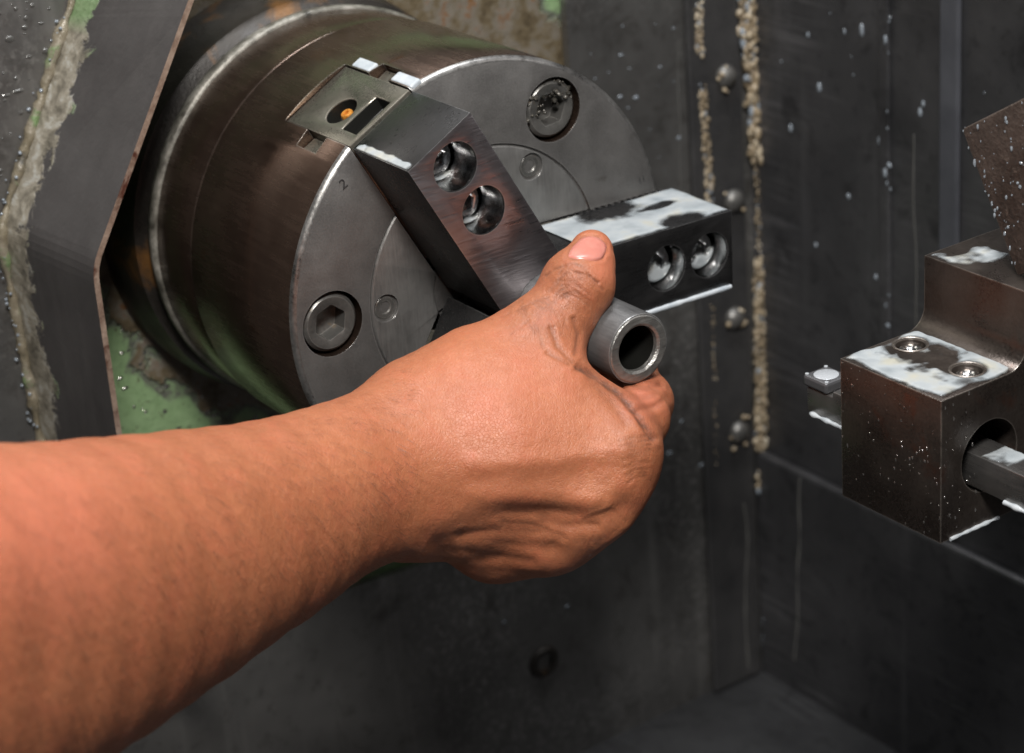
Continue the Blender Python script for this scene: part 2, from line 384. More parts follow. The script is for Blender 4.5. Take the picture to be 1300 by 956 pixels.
# ------------------------------------------------------------------ the setting
XW = -.14                 # sheet steel face behind the chuck
YR = .246                 # rear wall
ZF = -.333                # tray floor
def sheet_with_hole(name, outer, hole, x, thick, mat):
    bm = bmesh.new()
    for loop in (outer, hole):
        vs = [bm.verts.new((x, y, z)) for y, z in loop]
        for i in range(len(vs)): bm.edges.new((vs[i], vs[(i+1) % len(vs)]))
    bmesh.ops.triangle_fill(bm, use_beauty=True, use_dissolve=False, edges=bm.edges)
    r = bmesh.ops.extrude_face_region(bm, geom=list(bm.faces))
    for v_ in r['geom']:
        if isinstance(v_, bmesh.types.BMVert): v_.co.x -= thick
    fixn(bm)
    return from_bm(name, bm, mat)
SEAM = [(-.0505, .160), (-.0845, .098), (-.128, .018), (-.1265, -.074), (-.090, -.185)]
hole = SEAM + [(.05, -.195), (.143, -.150), (.143, .160)]
wall_h = structure(sheet_with_hole('headstock_wall', [(-.9, -.5), (YR+.03, -.5), (YR+.03, .7), (-.9, .7)], hole, XW, .004, 'wall_h'))
rear = structure(from_bm('rear_wall', bm_box((XW-.02, YR, -.5), (1.2, YR+.004, .7)), 'wall_r'))
low = structure(from_bm('lower_rear_wall', bm_box((XW+.001, YR-.006, -.5), (1.2, YR-.0005, ony(1100, 642, YR-.006)[2])), 'wall_r'))
bv = low.modifiers.new('v', 'BEVEL'); bv.width = .002; bv.segments = 2
fl = structure(from_bm('tray_floor', bm_box((XW-.05, -.9, ZF-.004), (1.2, YR+.02, ZF)), 'floor'))
# ribs of the rear wall: a pale vertical strip and folded seams
def rear_strip(name, px0, px1, py, proud, mat, z0=-.2, z1=.6):
    xa = ony(px0, py, YR)[0]; xb = ony(px1, py, YR)[0]
    o = from_bm(name, bm_box((xa, YR-proud, z0), (xb, YR-.0003, z1)), mat, rear)
    b_ = o.modifiers.new('v', 'BEVEL'); b_.width = min(proud*.45, .002); b_.segments = 2
    return o
t = NT('pale_blue_grey_strip'); v = t.map(); MAT['pale'] = t.set(Base_Color=t.ramp(t.noise(v, 40, 5, .6), [(.3, (.055, .057, .065)), (.7, (.085, .088, .099))]), Roughness=.4, Metallic=.3)
rear_strip('wall_strip', 1197, 1222, 200, .003, 'pale', -.2)
rear_strip('wall_fold', 1120, 1133, 200, .0025, 'wall_r', -.195)

# green casting behind the sheet
head = from_bm('headstock_casting', bm_box((-.26, -.30, -.30), (-.1475, .232, .30)), 'green')
tag(head, 'chipped green painted casting crusted with oily rust behind the chuck', 'casting')

# bolted corner strip with sealant along both edges
cs = thing('corner_strip', 'dark vertical metal strip bolted into the corner between two sealant seams', 'metal strip', (XW, .218, ZF))
def part_at(o, parent): o.parent = parent; o.matrix_parent_inverse = Matrix.Translation(parent.location).inverted(); return o
cb = from_bm('strip_body', bm_box((XW+.0004, .2075, ZF+.001), (XW+.004, YR-.0075, .5)), 'strip'); part_at(cb, cs)
b_ = cb.modifiers.new('v', 'BEVEL'); b_.width = .0008
for px, py in ((921, 97), (931, 255), (932, 404), (938, 548)):
    c = onx(px, py, XW+.004); bm = bm_lathe([(0, .0058), (.0006, .0058), (.0022, .0050), (.0036, .0034), (.0043, .0016), (.0044, 0)], 24)
    for v_ in bm.verts: v_.co += V(c)*1.0 - V((0, 0, 0)) + V((.0, 0, 0))
    part_at(from_bm('strip_bolt', bm, 'bolt', None, 40), cs)
    bm = bmesh.new()
    for k in range(7):
        q = V(c)+V((.002, random.uniform(-.007, .007), random.uniform(-.008, .008))); rr = random.uniform(.0006, .0016)
        s = bmesh.ops.create_icosphere(bm, subdivisions=2, radius=rr)
        for v_ in s['verts']: v_.co = v_.co*(1+.3*noise.noise(v_.co*900+q*50)) + q
    lump = from_bm('sealant_lump', bm, 'sealant', None, 60); part_at(lump, cs)
def seam_pts(pix, x):
    return resample([V(onx(px, py, x)) for px, py in pix], .0022)
def wob(seed, r0, amp, freq=60):
    return lambda i: r0*(1+amp*noise.noise(V((i*freq*.0022, seed, 0))))
sb = [([(884, -60), (887, 40), (892, 130), (897, 200), (901, 262)], .0030, 1), ([(904, 372), (906, 470), (909, 590)], .0017, 2),
      ([(945, -60), (950, 45), (957, 110), (961, 200)], .0058, 3), ([(964, 330), (965, 420), (966, 520), (966, 600), (966, 618)], .0042, 4), ([(961, 200), (963, 330)], .0020, 5), ([(966,618),(967,700),(968,845)], .0012, 6)]
for pts, r0, sd in sb:
    bm = bmesh.new(); P_ = seam_pts(pts, XW+(.0035 if sd in (1, 2) else .0050))
    wet = bmesh.new()
    for q in resample(P_, .0011):
        if noise.noise(q*90+V((sd, 0, 0))) < -.38: continue
        for _ in range(6 if r0 > .0025 else 2):
            rr = r0*random.uniform(.12, .42); c = q+V((random.uniform(-.2, .35)*r0, random.uniform(-.75, .75)*r0, random.uniform(-.0012, .0012)))
            tb = wet if random.random() < .10 else bm
            sp_ = bmesh.ops.create_icosphere(tb, subdivisions=1, radius=rr)
            st = V((random.uniform(.5, .9), random.uniform(.6, 1.1), random.uniform(.9, 1.9)))
            for v_ in sp_['verts']:
                d_ = v_.co*(1+.55*noise.noise(v_.co*(1.1/rr)+c*300)); v_.co = V((d_.x*st.x, d_.y*st.y, d_.z*st.z))+c
    o = from_bm('sealant_bead', bm, 'sealant' if sd != 6 else 'strip', None, 80); o['kind'] = 'stuff'; part_at(o, cs)
    if wet.verts: o = from_bm('coolant_beads', wet, 'drop', None, 80); o['kind'] = 'stuff'; part_at(o, cs)
    else: wet.free()
for a_, b_, w_, fn in (((1016, 606), (1011, 840), .0011, lambda p: ony(p[0], p[1], YR-.006)), ((944, 640), (950, 850), .0012, lambda p: onx(p[0], p[1], XW+.0042)), ((862, 60), (866, 300), .0008, lambda p: onx(p[0], p[1], XW)), ((1160, 170), (1163, 420), .0009, lambda p: ony(p[0], p[1], YR))):
    P_ = resample([V(fn(a_)), V(fn(b_))], .004)
    for i_, q in enumerate(P_): q += (V((1, 0, 0)) if w_ in (.0011, .0009) else V((0, 1, 0)))*.0045*noise.noise(V((i_*.09, w_*9999, 0)))
    o = from_bm('coolant_run', bm_tube(P_, lambda i_: w_*(.55+.5*noise.noise(V((i_*.3, 5, w_*9999)))), 8), 'wet', wall_h if w_ in (.0012, .0008) else rear, 80)
# a socket screw low on the sheet
c = onx(690, 840, XW); bm = bm_hexbolt(.0085, .004, .005, .0035, 40, .0012, .2); bm.transform(Matrix.Translation(V(c)+V((.002, 0, 0)))); o = from_bm('wall_bolt', bm, 'black_iron', wall_h, 35)

# ------------------------------------------------------------------ guard collar on the left
XE = -.075
edge = [(-.036, .163), (-.069, .106), (-.1215, .018), (-.1225, -.054), (-.100, -.155)]
back = [(-.0515, .160), (-.0855, .098), (-.129, .018), (-.1275, -.074), (-.105, -.185)]
guard = thing('chuck_guard', 'dark bent sheet metal guard with a rusty free edge standing left of the chuck', 'guard', (-.11, -.125, -.10))
def loft(name, A, B, xa, xb, thick, mat, parent):
    bm = bmesh.new(); n_ = len(A); ctr = V((0, 0, 0))
    def off(pts, d):
        out = []
        for i, (y, z) in enumerate(pts):
            a = V(pts[max(i-1, 0)]); b = V(pts[min(i+1, n_-1)]); tn = (b-a).normalized(); nn_ = V((-tn.y, tn.x))
            if nn_.dot(V((y, z))) > 0: nn_ = -nn_
            out.append((y+nn_.x*d, z+nn_.y*d))
        return out
    rows = [[bm.verts.new((xa, y, z)) for y, z in A], [bm.verts.new((xb, y, z)) for y, z in B],
            [bm.verts.new((xb, y, z)) for y, z in off(B, thick)], [bm.verts.new((xa, y, z)) for y, z in off(A, thick)]]
    for k in range(4):
        P_, Q_ = rows[k], rows[(k+1) % 4]
        for i in range(n_-1):
            f = bm.faces.new((P_[i], P_[i+1], Q_[i+1], Q_[i]))
            f.material_index = 1 if k == 3 else 0
    bm.faces.new([r_[0] for r_ in rows]); bm.faces.new([r_[-1] for r_ in rows])
    fixn(bm)
    return from_bm(name, bm, [mat, 'guard_edge'], parent)
def subdiv(poly, radius=.006):
    out = [poly[0]]
    for a, b, c in zip(poly, poly[1:], poly[2:]):
        a, b, c = V(a), V(b), V(c); p = b+(a-b).normalized()*radius; q = b+(c-b).normalized()*radius
        for k in range(5):
            s = k/4; out.append(tuple(p.lerp(b, s).lerp(b.lerp(q, s), s)))
    return out+[poly[-1]]
g1 = loft('guard_sheet', subdiv(edge), subdiv(back), XE, XW+.0005, .0022, 'collar', None); part_at(g1, guard)
# crusted band along the weld and the bright irregular bead where it meets the wall
wp_ = resample([V((XW+.001, y-.001, z)) for y, z in subdiv(back)], .002)
part_at(from_bm('weld_bead', bm_tube(wp_, wob(9, .0021, .8), 9, .6, 9), 'crust', None, 80), guard)
bm = bmesh.new()
for p in wp_[4:]:
    for _ in range(2):
        if random.random() < .30:
            s = bmesh.ops.create_icosphere(bm, subdivisions=1, radius=random.uniform(.0003, .0009))
            q = p+V((random.uniform(.0, .003), random.uniform(-.004, -.001), random.uniform(-.002, .002)))
            for v_ in s['verts']: v_.co = v_.co*(1+.5*noise.noise(v_.co*1200+q*80))+q
dr = from_bm('coolant_beads', bm, 'drop', None, 70); dr['kind'] = 'stuff'; part_at(dr, guard)

# ------------------------------------------------------------------ the chuck
R = .0825; TH1 = 2.066104130123522
TH = [TH1, TH1-2*math.pi/3, TH1+2*math.pi/3]
def jframe(th):
    """local (x axial, y radial, z tangential) -> world"""
    m_ = Matrix.Identity(4); c, s = math.cos(th), math.sin(th)
    m_[1][1] = c; m_[2][1] = s; m_[1][2] = -s; m_[2][2] = c; return m_
chuck = thing('lathe_chuck', 'round dark steel three jaw lathe chuck with milled jaws and socket bolts', 'chuck', (-.112, 0, 0))
def C(o): return part_at(o, chuck)
body = from_bm('chuck_body', bm_lathe([(-.107, 0), (-.107, .0800), (-.1062, .0810), (-.0775, .0816), (-.0768, .0808), (-.0763, .0808), (-.0755, .0820), (-.075, .0825), (-.0020, .0825), (-.0008, .0818), (0, .0806), (0, .0506), (-.0012, .0506), (-.0012, .0)], 160), ['chuck_od', 'chuck_face', 'polish'])
for p in body.data.polygons:
    if p.normal.x > .55 and p.center.x > -.003: p.material_index = 1
    if p.normal.x > .15 and p.center.x > -.0026 and math.hypot(p.center.y, p.center.z) > .0803: p.material_index = 2
    if -.0769 < p.center.x < -.0751: p.material_index = 2
cuts = []
for th in TH:
    F = jframe(th)
    cuts.append(bm_box((-.0440, .018, -.0153), (.01, .1, .0153), F)); cuts.append(bm_box((-.0282, .018, -.0220), (-.0148, .1, .0220), F))
for k in range(3):
    a = TH1+math.pi/3+k*2*math.pi/3; c = V((0, .0662*math.cos(a), .0662*math.sin(a)))
    cuts.append(bm_cyl(c+V((-.02, 0, 0)), c+V((.01, 0, 0)), .0122, 48))
cut(body, cuts, .0004, 1, 40, 35); C(body)
C(from_bm('chuck_rim', bm_lathe([(-.1135, .060), (-.1135, .0805), (-.1128, .0816), (-.1085, .0822), (-.1072, .0811), (-.1072, .060)], 160, True), 'rim', None, 50))
fl_ = C(from_bm('spindle_flange', bm_lathe([(-.1470, .0), (-.1470, .0860), (-.134, .0860), (-.132, .0850), (-.120, .0840), (-.119, .082), (-.1128, .078), (-.1128, 0)], 128), 'black_iron', None, 35))
plate = from_bm('centre_plate', bm_lathe([(-.010, .0228), (-.010, .0499), (-.0006, .0499), (.0001, .0493), (.0001, .0236), (-.0008, .0228)], 128, True), 'plate')
cuts = [bm_box((-.03, .010, -.0156), (.01, .1, .0156), jframe(th)) for th in TH]
for k in range(3):
    a = TH1+math.pi/3+k*2*math.pi/3; c = V((0, .0440*math.cos(a), .0440*math.sin(a)))
    cuts.append(bm_cyl(c+V((-.02, 0, 0)), c+V((.01, 0, 0)), .0052, 32))
cut(plate, cuts, .00025, 1, 40, 35); C(plate)
C(from_bm('centre_bore', bm_lathe([(-.0022, .0), (-.0022, .0100), (-.0016, .0105), (-.0016, .0226), (-.009, .0226), (-.009, 0)], 64), 'plate', None, 35))
for k in range(3):
    a = TH1+math.pi/3+k*2*math.pi/3
    c = (-.0012, .0662*math.cos(a), .0662*math.sin(a))
    bm = bm_hexbolt(.0108, .016, .0068, .0075, 48, .0012, .35+k*.4); bm.transform(Matrix.Translation(c)); C(from_bm('cap_bolt', bm, 'bolt', None, 35))
    c = (-.0008, .0440*math.cos(a), .0440*math.sin(a))
    bm = bm_hexbolt(.0046, .006, .0022, .003, 36, .0006, k); bm.transform(Matrix.Translation(c)); s_ = from_bm('small_screw', bm, 'bolt', None, 35); s_.parent = plate; s_.matrix_parent_inverse = Matrix.Identity(4)

def under(o, part):
    o.parent = part; o.matrix_parent_inverse = Matrix.Identity(4); return o
JH = .0368
bm = bmesh.new(); a = TH1-math.pi/3; cc_ = V((-.001, .0662*math.cos(a), .0662*math.sin(a)))
for _ in range(60):
    an, rr_ = random.uniform(.2, 3.4), random.uniform(.003, .0112)
    q = cc_+V((random.uniform(-.003, .0004), rr_*math.cos(an), rr_*math.sin(an))); r_ = random.uniform(.0004, .0012)
    sp_ = bmesh.ops.create_icosphere(bm, subdivisions=1, radius=r_)
    for v_ in sp_['verts']: v_.co = v_.co*(1+.7*noise.noise(v_.co*(1.2/r_)+q*200))+q
o = C(from_bm('packed_swarf', bm, 'swarf', None, 60)); o['kind'] = 'stuff'
for k, th in enumerate(TH):
    F = jframe(th); Rout = (.0803, .0865, .0815)[k]; holes = ((.0688, .0480), (.0755, .0550), (.070, .049))[k]
    # master jaw sliding in the slot
    mj = from_bm('master_jaw', bm_box((-.0437, .0245, -.0149), (-.0006, .0806, .0149), F), 'master')
    mc = []
    if k == 0:
        e1 = F @ V((-.0222, .0806, .0030)); e0 = F @ V((-.0222, .0740, .0030)); mc.append(bm_cyl(e0, e1+(e1-e0), .0062, 40))
    bm = bm_box((-.0130, .074, -.0075), (-.0035, .09, .0095), F); mc.append(bm)
    cut(mj, mc, .0005, 2, 40, 35); C(mj); mj.data.materials.append(MAT['cavity_shade']); shade_i = len(mj.data.materials)-1; Fi = F.inverted()
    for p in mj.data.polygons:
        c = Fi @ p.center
        if c.y < .0796 and c.y > .0735 and abs(c.z) < .0125 and -.036 < c.x < -.002: p.material_index = shade_i  # pocket walls darkened by colour in place of shade
    for sg in (-1, 1):
        wg = from_bm('jaw_wing', bm_box((-.0279, .0245, min(sg*.01495, sg*.0217)), (-.0151, .0768, max(sg*.01495, sg*.0217)), F), 'master'); cut(wg, [], .0004, 1); under(wg, mj)
    under(from_bm('slot_shadow', bm_box((-.0128, .0741, -.0073), (-.0037, .0752, .0093), F), 'cavity_shade'), mj)  # black slab painting shade into the slot bottom
    if k == 0:
        e0 = F @ V((-.0222, .0741, .0030)); under(from_bm('pocket_shade', bm_cyl(e0, F @ V((-.0222, .0746, .0030)), .0060, 32), 'cavity_shade'), mj)  # black disc painting shade into the round pocket
        bm = bm_lathe([(0, .0024), (.0040, .0024), (.0046, .0020), (.0046, .0011), (.0030, .0009), (.0030, 0)], 24)
        q = (F.to_3x3() @ V((0, 1, 0))); bm.transform(Matrix.Translation(F @ V((-.0215, .0746, .0022))) @ V((1, 0, 0)).rotation_difference(q).to_matrix().to_4x4())
        under(from_bm('grease_nipple', bm, 'orange', None, 35), mj)
    # toothed joint between master and top jaw
    bm = bmesh.new(); rows = []
    y0, pitch = .030, .0030; n_ = int((Rout-.0005-y0)/pitch)
    prof = []
    for i in range(n_):
        prof += [(y0+i*pitch, -.0003), (y0+i*pitch+.0006, .0016), (y0+i*pitch+.0015, .0016), (y0+i*pitch+.0021, -.0003)]
    A = [bm.verts.new(F @ V((x, y, -.0147))) for y, x in prof]; B = [bm.verts.new(F @ V((x, y, .0152 if k == 1 else .0143))) for y, x in prof]
    for i in range(len(prof)-1): bm.faces.new((A[i], A[i+1], B[i+1], B[i]))
    for i in range(0, len(prof)-3, 4):
        bm.faces.new((A[i], A[i+1], A[i+2], A[i+3])); bm.faces.new((B[i], B[i+1], B[i+2], B[i+3]))
    fixn(bm); under(from_bm('jaw_serration', bm, 'chrome'), mj)
    # top jaw
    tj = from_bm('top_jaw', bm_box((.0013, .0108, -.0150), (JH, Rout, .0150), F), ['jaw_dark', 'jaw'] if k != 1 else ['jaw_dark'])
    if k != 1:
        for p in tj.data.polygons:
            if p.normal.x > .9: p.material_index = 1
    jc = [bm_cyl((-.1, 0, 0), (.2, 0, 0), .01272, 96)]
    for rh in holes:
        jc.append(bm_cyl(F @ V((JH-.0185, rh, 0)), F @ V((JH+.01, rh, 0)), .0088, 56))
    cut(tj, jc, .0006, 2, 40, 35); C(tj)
    tjf = tj
    for i, rh in enumerate(holes):
        c = F @ V((JH-.0125 if k != 1 else JH-.0070, rh, 0)); bm = bm_hexbolt(.0071, .006 if k != 1 else .011, .0040, .005, 40, .0008, .3+i); bm.transform(Matrix.Translation(c))
        under(from_bm('jaw_bolt', bm, 'chrome', None, 35), tj)
        bm = bm_lathe([(JH-.0186, .00745), (JH-.0010, .0087), (JH-.0010, .00878), (JH-.0186, .00878)], 48, True)
        bm.transform(Matrix.Translation(F @ V((0, rh, 0)))); under(from_bm('bore_lining', bm, 'chrome', None, 35), tj)
    ea, er, et = [F.to_3x3() @ V(a) for a in ((1, 0, 0), (0, 1, 0), (0, 0, 1))]
    if k == 0:   # wet strip along the corner of the jaw's outer end, wet ledges beside the slot
        puddle('coolant_film', F @ V((.003, Rout, .0105)), ea, et, er, .033, .0042, .0003, lambda u, v: .45*min(1, (.0330-u)/.003)*min(1, u/.003)-.9*max(0, (.0020-v)/.0020)+.35*nz(u, v, 170, 3) if v < .0041 else -.1, .0004, None); under(bpy.data.objects['coolant_film'], tj)
        for (xa, xb, nm) in ((-.0405, -.0285, 'a'), (-.0142, -.0005, 'b')):
            o = C(from_bm('coolant_smear', bm_box((xa, .0788, -.0205), (xb, .0812, -.0156), F), 'milk')); 
            md = o.modifiers.new('v', 'BEVEL'); md.width = .0008; md.segments = 3
    if k == 1:   # milky pool on the upper side of the jaw
        def mk(u, v):
            ed = min(u-.0008, .0340-u, .0640-v)/.004
            m_ = min(.6, ed)+.20*nz(u, v, 60, 4)+.20
            d1 = math.hypot((u-.0045)/.0075, (v-.030)/.011); d2 = math.hypot((u-.0315)/.0050, (v-.045)/.008); d3 = math.hypot((u-.013)/.0022, (v-.047)/.007)
            return min(m_, (d1-1)*.8+.25*nz(u, v, 150, 1), (d2-1)*.8+.2*nz(u, v, 150, 2), (d3-1)*.7+.25*nz(u, v, 150, 8))
        under(puddle('coolant_pool', F @ V((.0015, .0215, .0150)), ea, er, et,   .0350, .0655, .0004, mk, .0006), tj)
        pts = resample([F @ V((JH-.0002, r_, -.0152)) for r_ in (.040, .0855)], .0015)
        C(from_bm('coolant_drip', bm_tube(pts, lambda i: .0011*(1+.35*noise.noise(V((i*.35, 3, 0)))), 10), 'milk', None, 80))
        for i, rh in enumerate(holes):
            def mk2(u, v, i=i):
                x_, y_ = u-.009, v-.009; rr = math.hypot(x_, y_)
                return min((.0074-rr)/.003, (-.35*x_-y_)/.004+.25+.5*nz(u, v, 300, 5+i)) if i else min((.0074-rr)/.003, (.2*x_-y_)/.004-.25+.4*nz(u, v, 300, 5+i))
            under(puddle('coolant_pool', F @ V((JH-.0070, rh-.009, -.009)), er, et, ea, .018, .018, .0004, mk2, .0018), tj)
    if k == 0:
        for i, rh in enumerate(holes):
            def mk3(u, v, i=i):
                x_, y_ = u-.009, v-.009; rr = math.hypot(x_, y_); w_ = math.sin(TH1)*x_+math.cos(TH1)*y_
                return min((.0080-rr)/.002, (-w_-.0052)/.002+.3*nz(u, v, 300, 7+i))
            under(puddle('coolant_pool', F @ V((JH-.0125, rh-.009, -.009)), er, et, ea, .018, .018, .0004, mk3, .0025), tj)

# engraved 2 beside the first jaw
def stamp(px, py, txt, size, rot):
    c = bpy.data.curves.new('stamp', 'FONT'); c.body = txt; c.size = size; c.extrude = .00008; c.align_x = 'CENTER'; c.align_y = 'CENTER'
    o = bpy.data.objects.new('stamped_number', c); COL.objects.link(o)
    dg = bpy.context.evaluated_depsgraph_get(); me = bpy.data.meshes.new_from_object(o.evaluated_get(dg)); bpy.data.objects.remove(o, do_unlink=True)
    o = bpy.data.objects.new('stamped_number', me); COL.objects.link(o); me.materials.clear(); me.materials.append(MAT['strip'])
    P = onx(px, py, .0001)
    me.transform(Matrix.Translation(V(P)) @ Matrix.Rotation(rot, 4, 'X') @ Matrix(((0, 0, 1, 0), (1, 0, 0, 0), (0, 1, 0, 0), (0, 0, 0, 1))))
    C(o)
stamp(436, 234, '2', .0055, .45); stamp(815, 228, '11', .0035, .2)

# ------------------------------------------------------------------ workpiece
XT = .0904
tube = thing('steel_tube', 'short dull grey steel tube with a freshly cut end held in the jaws', 'tube', (.03, 0, 0))
part_at(from_bm('tube_wall', bm_lathe([(.004, .0077), (.004, .01255), (XT-.0010, .01255), (XT-.0004, .01225), (XT-.0004, .0117), (XT-.0016, .0117), (XT-.0016, .0080), (XT-.004, .0077)], 96, True), ['tube', 'cavity_shade'], None, 35), tube)
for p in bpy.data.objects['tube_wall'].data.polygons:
    if math.hypot(p.center.y, p.center.z) < .0079: p.material_index = 1  # bore wall coloured black to paint in its shade
part_at(from_bm('cut_end', bm_lathe([(XT-.0020, .0119), (XT-.0002, .0119), (XT+.0001, .0115), (XT+.0001, .0090), (XT-.0006, .0081), (XT-.0020, .0079)], 96, True), 'tube_end', None, 35), tube)
part_at(from_bm('bore_shade', bm_cyl((.0045, 0, 0), (.006, 0, 0), .0076, 48), 'cavity_shade'), tube)  # black disc, painted shade at the far end of the bore

# ------------------------------------------------------------------ tool holder, boring bar, plate
K = np.array([.1911, .041, .001]); LX, HH = .0460, .0505
YS, ZT = .0790, .0265
prof = [(K[1], K[2]-HH), (K[1], K[2]), (YS-.008, K[2])]
for k in range(7):
    a = k/6*math.pi/2; prof.append((YS-.008+.008*math.sin(a), K[2]+.008-.008*math.cos(a)))
prof += [(YS, ZT), (YS+.075, ZT), (YS+.075, K[2]-HH)]
XB = K[0]-LX
holder = thing('tool_holder', 'stained brown steel boring bar holder block with milky coolant on its top', 'tool holder', (XB, .06, K[2]-HH))
hb = from_bm('holder_body', bm_prism(prof[:-1]+[prof[-1]], XB, K[0]), 'holder')
HC = onx(1256, 578, K[0])
bc = [bm_cyl(V(HC)+V((-.1, 0, 0)), V(HC)+V((.03, 0, 0)), .0125, 64)]
SCR = [onz(1156, 438, K[2]), onz(1228, 470, K[2])]
for s_ in SCR: bc.append(bm_cyl(V(s_)+V((0, 0, -.004)), V(s_)+V((0, 0, .004)), .0050, 40))
cut(hb, bc, .0008, 2, 40, 35); part_at(hb, holder)
for s_ in SCR:
    bm = bm_hexbolt(.0043, .003, .0022, .002, 36, .0006, .3); bm.transform(Matrix.Translation(V(s_)+V((0, 0, -.0012))) @ Matrix.Rotation(-math.pi/2, 4, 'Y'))
    part_at(from_bm('clamp_screw', bm, 'chrome', None, 35), holder)
    bm = bm_lathe([(-.0008, .0052), (.0003, .0053), (.0005, .0057), (.0003, .0061), (-.0005, .0062)], 40); bm.transform(Matrix.Translation(V(s_)) @ Matrix.Rotation(-math.pi/2, 4, 'Y')); part_at(from_bm('screw_lip', bm, 'holder', None, 50), holder)
def mkh(u, v):
    x_, y_ = XB+u, K[1]+v
    m_ = min(u-.0012, LX-.0015-u, v-.0014, .0345-v)/.003
    m_ = min(.5, m_)+.75*nz(u, v, 80, 11)+.02
    for s_ in SCR: m_ = min(m_, (math.hypot(x_-s_[0], y_-s_[1])-.0058)/.004)
    a = math.hypot((x_-SCR[0][0]-.012)/.013, (y_-SCR[0][1]+.003)/.006)
    return min(m_, (a-1)*.6+.5*nz(u, v, 150, 2))
part_at(puddle('coolant_pool', (XB, K[1], K[2]), (1, 0, 0), (0, 1, 0), (0, 0, 1), LX, .037, .0004, mkh, .0006), holder)
def mkt(u, v): return min(min(u-.001, .020-u, .02-v, v-.001)/.004, .3)+.8*nz(u, v, 90, 21)-.12
part_at(puddle('coolant_pool', (XB, YS, ZT), (1, 0, 0), (0, 1, 0), (0, 0, 1), .022, .022, .0005, mkt, .0006), holder)
BY, BZ = HC[1]+.0008, HC[2]-.0045; hs = .0060
bar = thing('boring_bar', 'square ground steel boring bar passing through the round hole of its holder', 'boring bar', (XB-.04, BY, BZ-hs))
TIP = onx(1037, 492, 0); 
IT = on_plane(1053, 487, (0, 0, BZ+hs), (0, 0, 1)); XI = IT[0]-.0075
bo = from_bm('bar_shank', bm_box((XI, BY-hs, BZ-hs), (K[0]+.16, BY+hs, BZ+hs)), 'bar'); cut(bo, [bm_box((XI-.01, BY-hs-.01, BZ+hs-.0022), (XI+.0130, BY+hs+.01, BZ+hs+.01))], .0006, 2); part_at(bo, bar)
ins = part_at(from_bm('cutting_insert', bm_box((XI-.0012, BY-hs-.0008, BZ+hs-.0020), (XI+.0108, BY+hs-.0015, BZ+hs+.0022)), 'insert_rim'), bar)
md = ins.modifiers.new('v', 'BEVEL'); md.width = .001; md.segments = 2
ci = (XI+.0048, BY-.0012, BZ+hs+.0022)
bm = bm_lathe([(-.0005, .0044), (.00015, .0044), (.0003, .0041), (.0003, 0)], 40); bm.transform(Matrix.Translation(ci) @ Matrix.Rotation(-math.pi/2, 4, 'Y')); under(from_bm('insert_seat', bm, 'insert', None, 35), ins)
for (dx, dy) in ((-.0050, -.0044), (.0050, -.0044), (-.0050, .0044), (.0050, .0044)):
    bm = bm_lathe([(-.0005, .0007), (.0003, .0007), (.0004, .0004), (.0004, 0)], 16); bm.transform(Matrix.Translation((ci[0]+dx, ci[1]+dy, ci[2])) @ Matrix.Rotation(-math.pi/2, 4, 'Y')); under(from_bm('insert_dot', bm, 'insert', None, 35), ins)
def drip(pts, r0, parent, seed):
    return part_at(from_bm('coolant_drip', bm_tube(resample(pts, .001), lambda i: r0*(.75+.6*noise.noise(V((i*.3, seed, 0)))), 9), 'milk', None, 80), parent)
drip([(XI+.002, BY-hs-.0003, BZ-hs), (XB-.001, BY-hs-.0003, BZ-hs)], .0011, bar, 1)
drip([(K[0]+.012, BY-hs-.0003, BZ-hs), (K[0]+.06, BY-hs-.0003, BZ-hs)], .0012, bar, 2)
drip([(K[0]+.0003, K[1]+.004, K[2]-HH+.0002), (K[0]+.0003, K[1]+.026, K[2]-HH+.0002)], .0009, holder, 3)
def mkb(u, v): return min(min(u-.0005, .012-u, v-.0005, .0115-v)/.002, .5)+.5*nz(u, v, 160, 31)-.1
part_at(puddle('coolant_pool', (K[0]+.0005, BY-hs, BZ+hs), (1, 0, 0), (0, 1, 0), (0, 0, 1), .0130, .012, .0004, mkb, .0006), bar)

# rusty plate leaning over the holder
PC = onz(1291, 351, ZT+.0006); py_ = PC[1]
A_ = ony(1220, 164, py_); B_ = ony(1300, 124, py_)
dirn = (V(B_)-V(A_)).normalized(); top2 = V(A_)+dirn*.10
bm = bmesh.new(); P0 = V(PC); P1 = V(A_); P2 = top2; P3 = P0+dirn*.10
P3.z = max(P3.z, ZT+.0006)
f0 = [bm.verts.new(p) for p in (P0, P1, P2, P3)]; f1 = [bm.verts.new(p+V((0, .014, 0))) for p in (P0, P1, P2, P3)]
bm.faces.new(f0); bm.faces.new(f1[::-1])
for i in range(4): bm.faces.new((f0[i], f1[i], f1[(i+1) % 4], f0[(i+1) % 4]))
fixn(bm)
bmesh.ops.bevel(bm, geom=list(bm.edges), offset=.001, segments=2, affect='EDGES', profile=.5)
tag(from_bm('tool_plate', bm, 'rust_plate', None, 40), 'rusty pitted steel plate leaning above the boring bar holder, speckled with coolant', 'plate')

